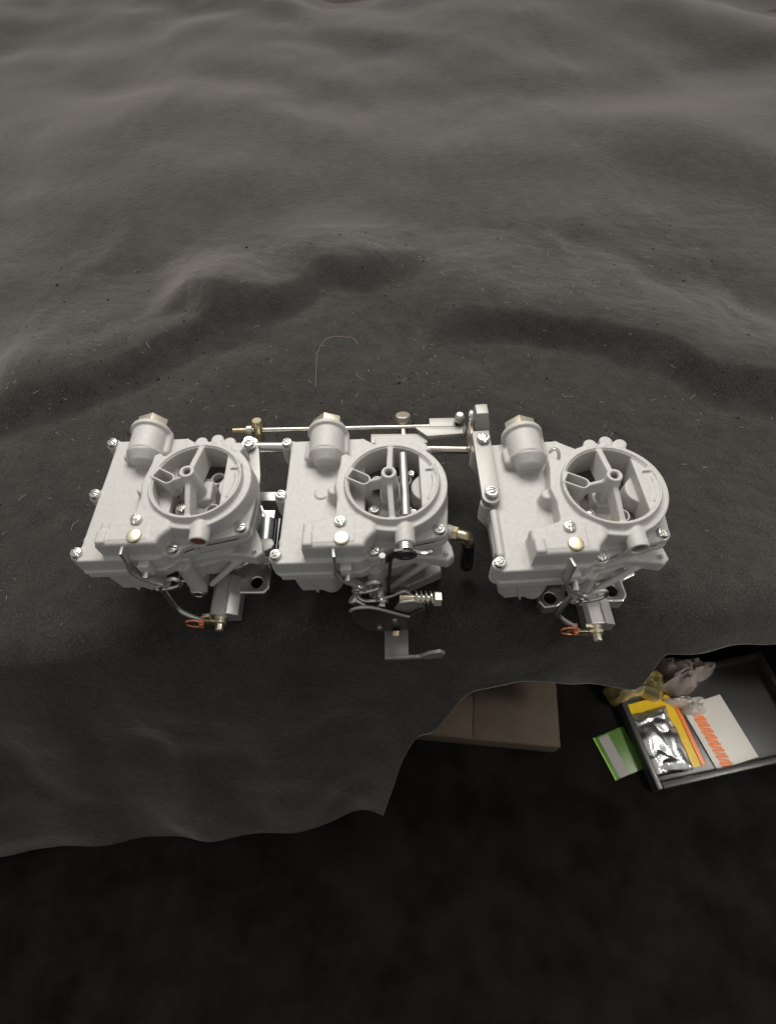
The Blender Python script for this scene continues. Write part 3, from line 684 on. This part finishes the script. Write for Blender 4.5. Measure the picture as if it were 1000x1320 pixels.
def cloth():
    xs = np.concatenate([np.linspace(-1700, -420, 60)[:-1], np.linspace(-420, 420, 330), np.linspace(420, 1700, 60)[1:]])
    s1 = np.concatenate([np.linspace(2300, 500, 60)[:-1], np.linspace(500, -52, 230)[:-1]])      # flat part: y
    u = np.linspace(0, 1, 90)
    hem = 300 - 175 * sm(-55, 14, xs) - 40 * sm(10, 60, xs) + 10 * sm(120, 150, xs) - 36 * sm(190, 214, xs) + 40 * sm(330, 420, xs) + 1.2 * np.sin(xs / 9)
    X, Y = np.meshgrid(xs, s1, indexing='ij'); Zf = cloth_h(X, Y)
    U = np.meshgrid(xs, u, indexing='ij')[1]; XX = np.meshgrid(xs, u, indexing='ij')[0]
    T = U * hem[:, None]; R = 30.0; th = np.radians(60)
    arc = R * th; ta = np.minimum(T, arc) / R; rest = np.maximum(T - arc, 0)
    Yh = -52 - R * np.sin(ta) - rest * math.cos(th); Zh = -R * (1 - np.cos(ta)) - rest * math.sin(th)
    f = sm(10, 120, T)
    w = f * (np.sin(XX / 34 + .8 * np.sin(XX / 90)) * 7 + np.sin(XX / 17 + 1) * 2.0 + vnoise(XX, T, 70, 9) * 18 + vnoise(XX, T, 25, 4) * 3)
    edge = cloth_h(xs, np.full_like(xs, -52.0))[:, None] * (1 - sm(0, 60, T))
    Yh = Yh - w * math.sin(th); Zh = Zh + w * math.cos(th) * .6 + edge
    VX = np.concatenate([X, XX], 1); VY = np.concatenate([Y, Yh], 1); VZ = np.concatenate([Zf, Zh], 1)
    VZ[:, -1] -= .2
    nx, ny = VX.shape; vv = np.stack([VX, VY, VZ], -1).reshape(-1, 3) * S
    i, j = np.meshgrid(np.arange(nx - 1), np.arange(ny - 1), indexing='ij'); a = (i * ny + j).ravel()
    F = np.stack([a, a + 1, a + ny + 1, a + ny], 1)
    me = bpy.data.meshes.new('black_cloth'); me.from_pydata(vv.tolist(), [], F.tolist())
    me.polygons.foreach_set('use_smooth', [True] * len(me.polygons))
    o = bpy.data.objects.new('black_cloth', me); COL.objects.link(o)
    md = o.modifiers.new('thickness', 'SOLIDIFY'); md.thickness = .0012; md.offset = -1
    mt = mat('black_fleece', (.020, .0185, .0166), .9, 0, [(2200, .6, .3), (620, .35, .6), (130, .35, 1.8)], (55, .34), .18, sheen=(0.0, .36, (1, .93, .84)))
    nt = mt.node_tree; p = nt.nodes['Principled BSDF']
    # worn pale fuzz, finer than the folds
    src = p.inputs['Base Color'].links[0].from_socket
    n = nt.nodes.new('ShaderNodeTexNoise'); n.inputs['Scale'].default_value = 900; n.inputs['Detail'].default_value = 4
    tc = [q for q in nt.nodes if q.type == 'TEX_COORD'][0]; nt.links.new(tc.outputs['Object'], n.inputs['Vector'])
    mr = nt.nodes.new('ShaderNodeMapRange'); mr.inputs[1].default_value = .5; mr.inputs[2].default_value = .75; nt.links.new(n.outputs['Fac'], mr.inputs[0])
    mx = nt.nodes.new('ShaderNodeMix'); mx.data_type = 'RGBA'; nt.links.new(mr.outputs[0], mx.inputs[0])
    nt.links.new(src, mx.inputs[6]); mx.inputs[7].default_value = (.068, .0625, .056, 1); nt.links.new(mx.outputs[2], p.inputs['Base Color'])
    sh = nt.nodes.new('ShaderNodeBsdfSheen'); sh.inputs['Color'].default_value = (.62, .585, .535, 1); sh.inputs['Roughness'].default_value = .42
    ad = nt.nodes.new('ShaderNodeAddShader'); out = [q for q in nt.nodes if q.type == 'OUTPUT_MATERIAL'][0]
    nt.links.new(p.outputs[0], ad.inputs[0]); nt.links.new(sh.outputs[0], ad.inputs[1]); nt.links.new(ad.outputs[0], out.inputs['Surface'])
    nt.links.new(p.inputs['Normal'].links[0].from_socket, sh.inputs['Normal'])
    me.materials.append(mt)
    return tag(o, kind='structure')
cloth()

def lint():
    pale = mat('lint_pale', (.42, .39, .34), .9); darkm = mat('pill_dark', (.010, .009, .008), .95)
    b = MB(); d = MB()
    for k in range(620):
        x = rng.uniform(-420, 420); y = rng.uniform(-48, 450)
        if vnoise(np.array(x + 900), np.array(y + 900), 55, 41) < -.02 and rng.random() < .75: continue
        if -105 < y < 80 and -235 < x < 210 and rng.random() < .8: continue
        z = float(cloth_h(np.array(x), np.array(y))); a = rng.uniform(0, 6.3); l = rng.uniform(.4, 3.2) * (2.2 if rng.random() < .06 else 1)
        bend = rng.uniform(-.8, .8)
        b.tube([(x, y, z + .6), (x + l * math.cos(a), y + l * math.sin(a), z + 1.0), (x + l * (math.cos(a) + math.cos(a + bend)), y + l * (math.sin(a) + math.sin(a + bend)), z + .6)], .13, 5, 1)
    for k in range(900):
        x = rng.uniform(-420, 420); y = rng.uniform(70, 470)
        if vnoise(np.array(x + 900), np.array(y + 900), 70, 43) < 0 and rng.random() < .7: continue
        z = float(cloth_h(np.array(x), np.array(y))); r = .35 + 1.1 * rng.random() ** 2.5 * (1.7 if rng.random() < .1 else 1)
        d.lathe((x, y, z - .3), (rng.uniform(-.2, .2), rng.uniform(-.2, .2), 1), [(0, r), (r * .5, r * .9), (r * .9, r * .45), (r, .02)], 7)
    tag(b.obj('lint', pale, None, 0, 60, 0), kind='stuff'); tag(d.obj('cloth_pills', darkm, None, 0, 60, 0), kind='stuff')
lint()
hp = [(-70.9, 201.7), (-70.7, 230), (-70.0, 252), (-64.0, 273.2), (-53.4, 281.4), (-40, 280), (-28.8, 277.4), (-23.8, 266.2)]
hb = MB().tube([(x, y, float(cloth_h(np.array(x), np.array(y))) + 1.0) for x, y in hp], .19, 6, 3)
tag(hb.obj('stray_hair', mat('hair', (.30, .20, .15), .5), None, 0, 60, 0), 'fine reddish stray hair curled on the black cloth', 'hair')

# ------------------------------------------------------------------ bench and what lies below it
bw = mat('bench_wood', (.07, .05, .035), .6, 0, [(60, .3, 1)], (30, .3))
bt = MB().box((-1700, -48, -45), (1700, 2300, -4)); tag(bt.obj('bench_top', bw, None, 3, 35, -20), kind='structure')
fm = mat('floor_dark', (.008, .0074, .0068), .95, 0, [(300, .5, 1.5), (60, .4, 3)], (25, .5), .05)
tag(MB().prism([(-2500, -2500), (2500, -2500), (2500, 2500), (-2500, 2500)], (0, 0, -30), (1, 0, 0), (0, 1, 0), 29).obj('floor', fm, None, 0, 35, -205), kind='structure')

FL = -206.0     # floor level, mm
cm = mat('brown_carton', (.085, .060, .040), .75, 0, [(300, .2, .3)], (40, .15))
cr = thing('carton', 'dim brown carton below the bench, under the hem of the black cloth', 'carton', (.06, -.150, FL * S), math.radians(-9))
cb = MB(); cb.box((-85, 28, 0), (85, 92, 28)); cb.obj('box', cm, cr, 1.0, 35, 0)
MB().box((-20, 84, 28.2), (34, 92, 29.6)).obj('lid_edge', mat('pale_card', (.34, .30, .26), .7), cr, .4, 35, 0)
MB().box((-84, 29, 28.1), (-2, 83, 29.0)).obj('flap', cm, cr, .3, 35, 0); MB().box((0, 29, 28.1), (84, 83, 29.0)).obj('flap', cm, cr, .3, 35, 0)

tm = mat('black_plastic', (.035, .033, .032), .35, 0, [(200, .1, .3)])
ta = math.radians(7.5)
tr = thing('parts_tray', 'black plastic tray of small packets on the floor below the bench', 'tray', (.2215, -.0735, FL * S), ta)
tb2 = MB(); tb2.box((0, -105, 0), (170, 0, 3))
tr_o = tb2.obj('tray_floor', tm, tr, .6, 35, 0)
for lo, hi in (((0, -105, 3.02), (6, 0, 15)), ((164, -105, 3.02), (170, 0, 15)), ((6.02, -6, 3.02), (163.98, 0, 15)), ((6.02, -105, 3.02), (163.98, -99, 15))):
    MB().box(lo, hi).obj('tray_wall', tm, tr, 1.4, 35, 0)

def puffy(name, m_, w, l, amp, seed, parent, base=0.6, edge=3.0, cr_=1.0, n=44, zo=0, uneven=None):
    xs = np.linspace(0, w, n); ys = np.linspace(0, -l, n); X, Y = np.meshgrid(xs, ys, indexing='ij')
    d = np.minimum(np.minimum(X, w - X), np.minimum(-Y, l + Y))
    z = base + amp * sm(0, edge * 5, d) + (np.abs(vnoise(X, Y, 9, seed)) * 2.0 + np.abs(vnoise(X + Y * .7, Y - X * .5, 17, seed + 1)) * 4.5 + np.abs(vnoise(X, Y * .4, 8, seed + 2)) * 1.6) * cr_ * sm(0, edge, d)
    if uneven is not None:
        X = X + uneven * vnoise(X, Y, 14, seed + 5) * 6; Y = Y + uneven * vnoise(X + 50, Y, 14, seed + 6) * 6
    vs = [(X[i, j], Y[i, j], z[i, j]) for i in range(n) for j in range(n)] + [(X[i, j], Y[i, j], -base - amp * .25 * float(sm(0, edge * 5, d[i, j]))) for i in range(n) for j in range(n)]
    N = n * n; fs = []
    for i in range(n - 1):
        for j in range(n - 1):
            a = i * n + j; fs.append((a, a + 1, a + n + 1, a + n)); fs.append((N + a, N + a + n, N + a + n + 1, N + a + 1))
    bd = [i * n for i in range(n)] + [(n - 1) * n + j for j in range(1, n)] + [i * n + n - 1 for i in range(n - 2, -1, -1)] + [j for j in range(n - 2, 0, -1)]
    for a, b in zip(bd, bd[1:] + bd[:1]): fs.append((a, b, N + b, N + a))
    b_ = MB(); b_.add(vs, fs); return b_.obj(name, m_, parent, 0, 50, zo)

foil = mat('silver_foil', (.78, .78, .78), .27, 1.0, [(60, .25, 1.0)], None)
yel = mat('yellow_print', (.80, .52, .015), .35, 0, None, (150, .06)); ora = mat('orange_print', (.85, .20, .03), .4)
def put(o, x, y, z, rz=0.0, rx=0.0, ry=0.0):
    o.location = (x * S, y * S, (FL + z) * S); o.rotation_euler = (rx, ry, rz)
yp = thing('foil_packet', 'yellow edged packet with a crumpled silver foil pouch in the black tray', 'packet'); put(yp, 226.5, -96.5, 4.6, .15)
MB().prism([(0, 0), (54, 2), (52, -70), (0, -70)], (0, 0, 0), (1, 0, 0), (0, 1, 0), 1.0).obj('yellow_backing', yel, yp, .2, 35, 0)
MB().prism([(54.2, 2), (58, 1.6), (57, -70), (52.2, -70)], (0, 0, .1), (1, 0, 0), (0, 1, 0), 1.6).obj('orange_edge', ora, yp, .2, 35, 0)
pf = puffy('foil_pouch', foil, 44, 62, 3.0, 21, yp, 1.2, 2.0, 1.3, 56, 0, .5); pf.location = (0, -9 * S, 1.6 * S)

def lump(name, m_, cx, cy, rx, ry, h, seed, label, cat, z0, rz=0, group=None):
    n, k = 40, 16; vs = [(0, 0, h)]; fs = []
    for i in range(1, k + 1):
        t = i / k * math.pi / 2 * 1.08
        for j in range(n):
            a = 2 * math.pi * j / n
            q = 1 + .22 * math.sin(3 * a + seed) + .12 * math.sin(5 * a + 2 * seed) + .07 * math.sin(9 * a + seed)
            nx_, ny_ = math.sin(t) * math.cos(a), math.sin(t) * math.sin(a)
            cr2 = 1 + .9 * float(abs(vnoise(np.array(nx_ * 30 + 90), np.array(ny_ * 30 + 90), 7, seed))) - .12
            vs.append((rx * nx_ * q, ry * ny_ * q, max(h * math.cos(t) * cr2, -1)))
    for j in range(n): fs.append((0, 1 + j, 1 + (j + 1) % n))
    for i in range(k - 1):
        for j in range(n):
            j2 = (j + 1) % n; fs.append((1 + i * n + j, 1 + i * n + n + j, 1 + i * n + n + j2, 1 + i * n + j2))
    b_ = MB(); b_.add(vs, fs); b_.add([(0, 0, -1.2)] + [vs[1 + (k - 1) * n + j] for j in range(n)], [(0, 1 + (j + 1) % n, 1 + j) for j in range(n)])
    o = b_.obj(name, m_, None, 0, 60, 0); put(o, cx, cy, z0, rz); return tag(o, label, cat, group)
olive = mat('olive_film', (.20, .165, .055), .16, 0, [(150, .5, 1.2)], (60, .3), .5, .4, trans=.15)
pinkf = mat('pale_film', (.36, .30, .27), .2, 0, [(150, .5, 1.2)], (60, .25), .5, .4, trans=.2)
whitef = mat('white_film', (.62, .58, .54), .3, 0, [(150, .4, 1.0)], (60, .1), .5, .2)
lump('plastic_bag', olive, 243, -76, 30, 19, 40, 3, 'glossy olive tinted plastic bag against the back of the tray', 'plastic bag', 4.4)
lump('plastic_bag', pinkf, 297, -70, 30, 18, 36, 8, 'pale pinkish clear bag right of the olive bag, above the tray', 'plastic bag', 4.4, .2)
lump('crumpled_film', whitef, 295, -100, 18, 9, 18, 5, 'crumpled white film lying between the bags and the orange print packet', 'plastic film', 4.4, -.3)
wp = thing('printed_packet', 'white packet with orange zigzag print, at the right of the foil packet', 'packet'); put(wp, 289, -101, 3.6, .22)
MB().box((0, -64, 0), (46, 0, 1.2)).obj('white_sleeve', mat('white_print', (.70, .67, .62), .45), wp, .2, 35, 0)
for k in range(9):
    y = -10 - k * 6.2
    MB().prism([(5, y), (17, y - 3.4), (18, y - 1), (7, y + 2.6)], (0, 0, 1.25), (1, 0, 0), (0, 1, 0), .25).obj('orange_mark', ora, wp, 0, 35, 0)
    MB().prism([(6, y - 2.6), (16, y - 6.6), (17, y - 4.7), (7, y - .6)], (0, 0, 1.25), (1, 0, 0), (0, 1, 0), .2).obj('orange_mark', ora, wp, 0, 35, 0)
gp = thing('green_card', 'green card with grey stripe on the floor left of the tray', 'card'); gp.location = (.1915, -.1245, FL * S); gp.rotation_euler = (0, 0, .28)
gm = mat('green_print', (.07, .17, .02), .4, 0, None, (100, .2))
MB().box((0, -42, 0), (34, 0, 1.5)).obj('card', gm, gp, .2, 35, 0)
MB().box((4, -41.5, 1.52), (15, -1.5, 1.8)).obj('grey_stripe', mat('grey_print', (.28, .26, .24), .5), gp, 0, 35, 0)
MB().box((-1.2, -42, .1), (-.02, 0, 2.2)).obj('lime_edge', mat('lime_print', (.30, .55, .05), .4), gp, 0, 35, 0)
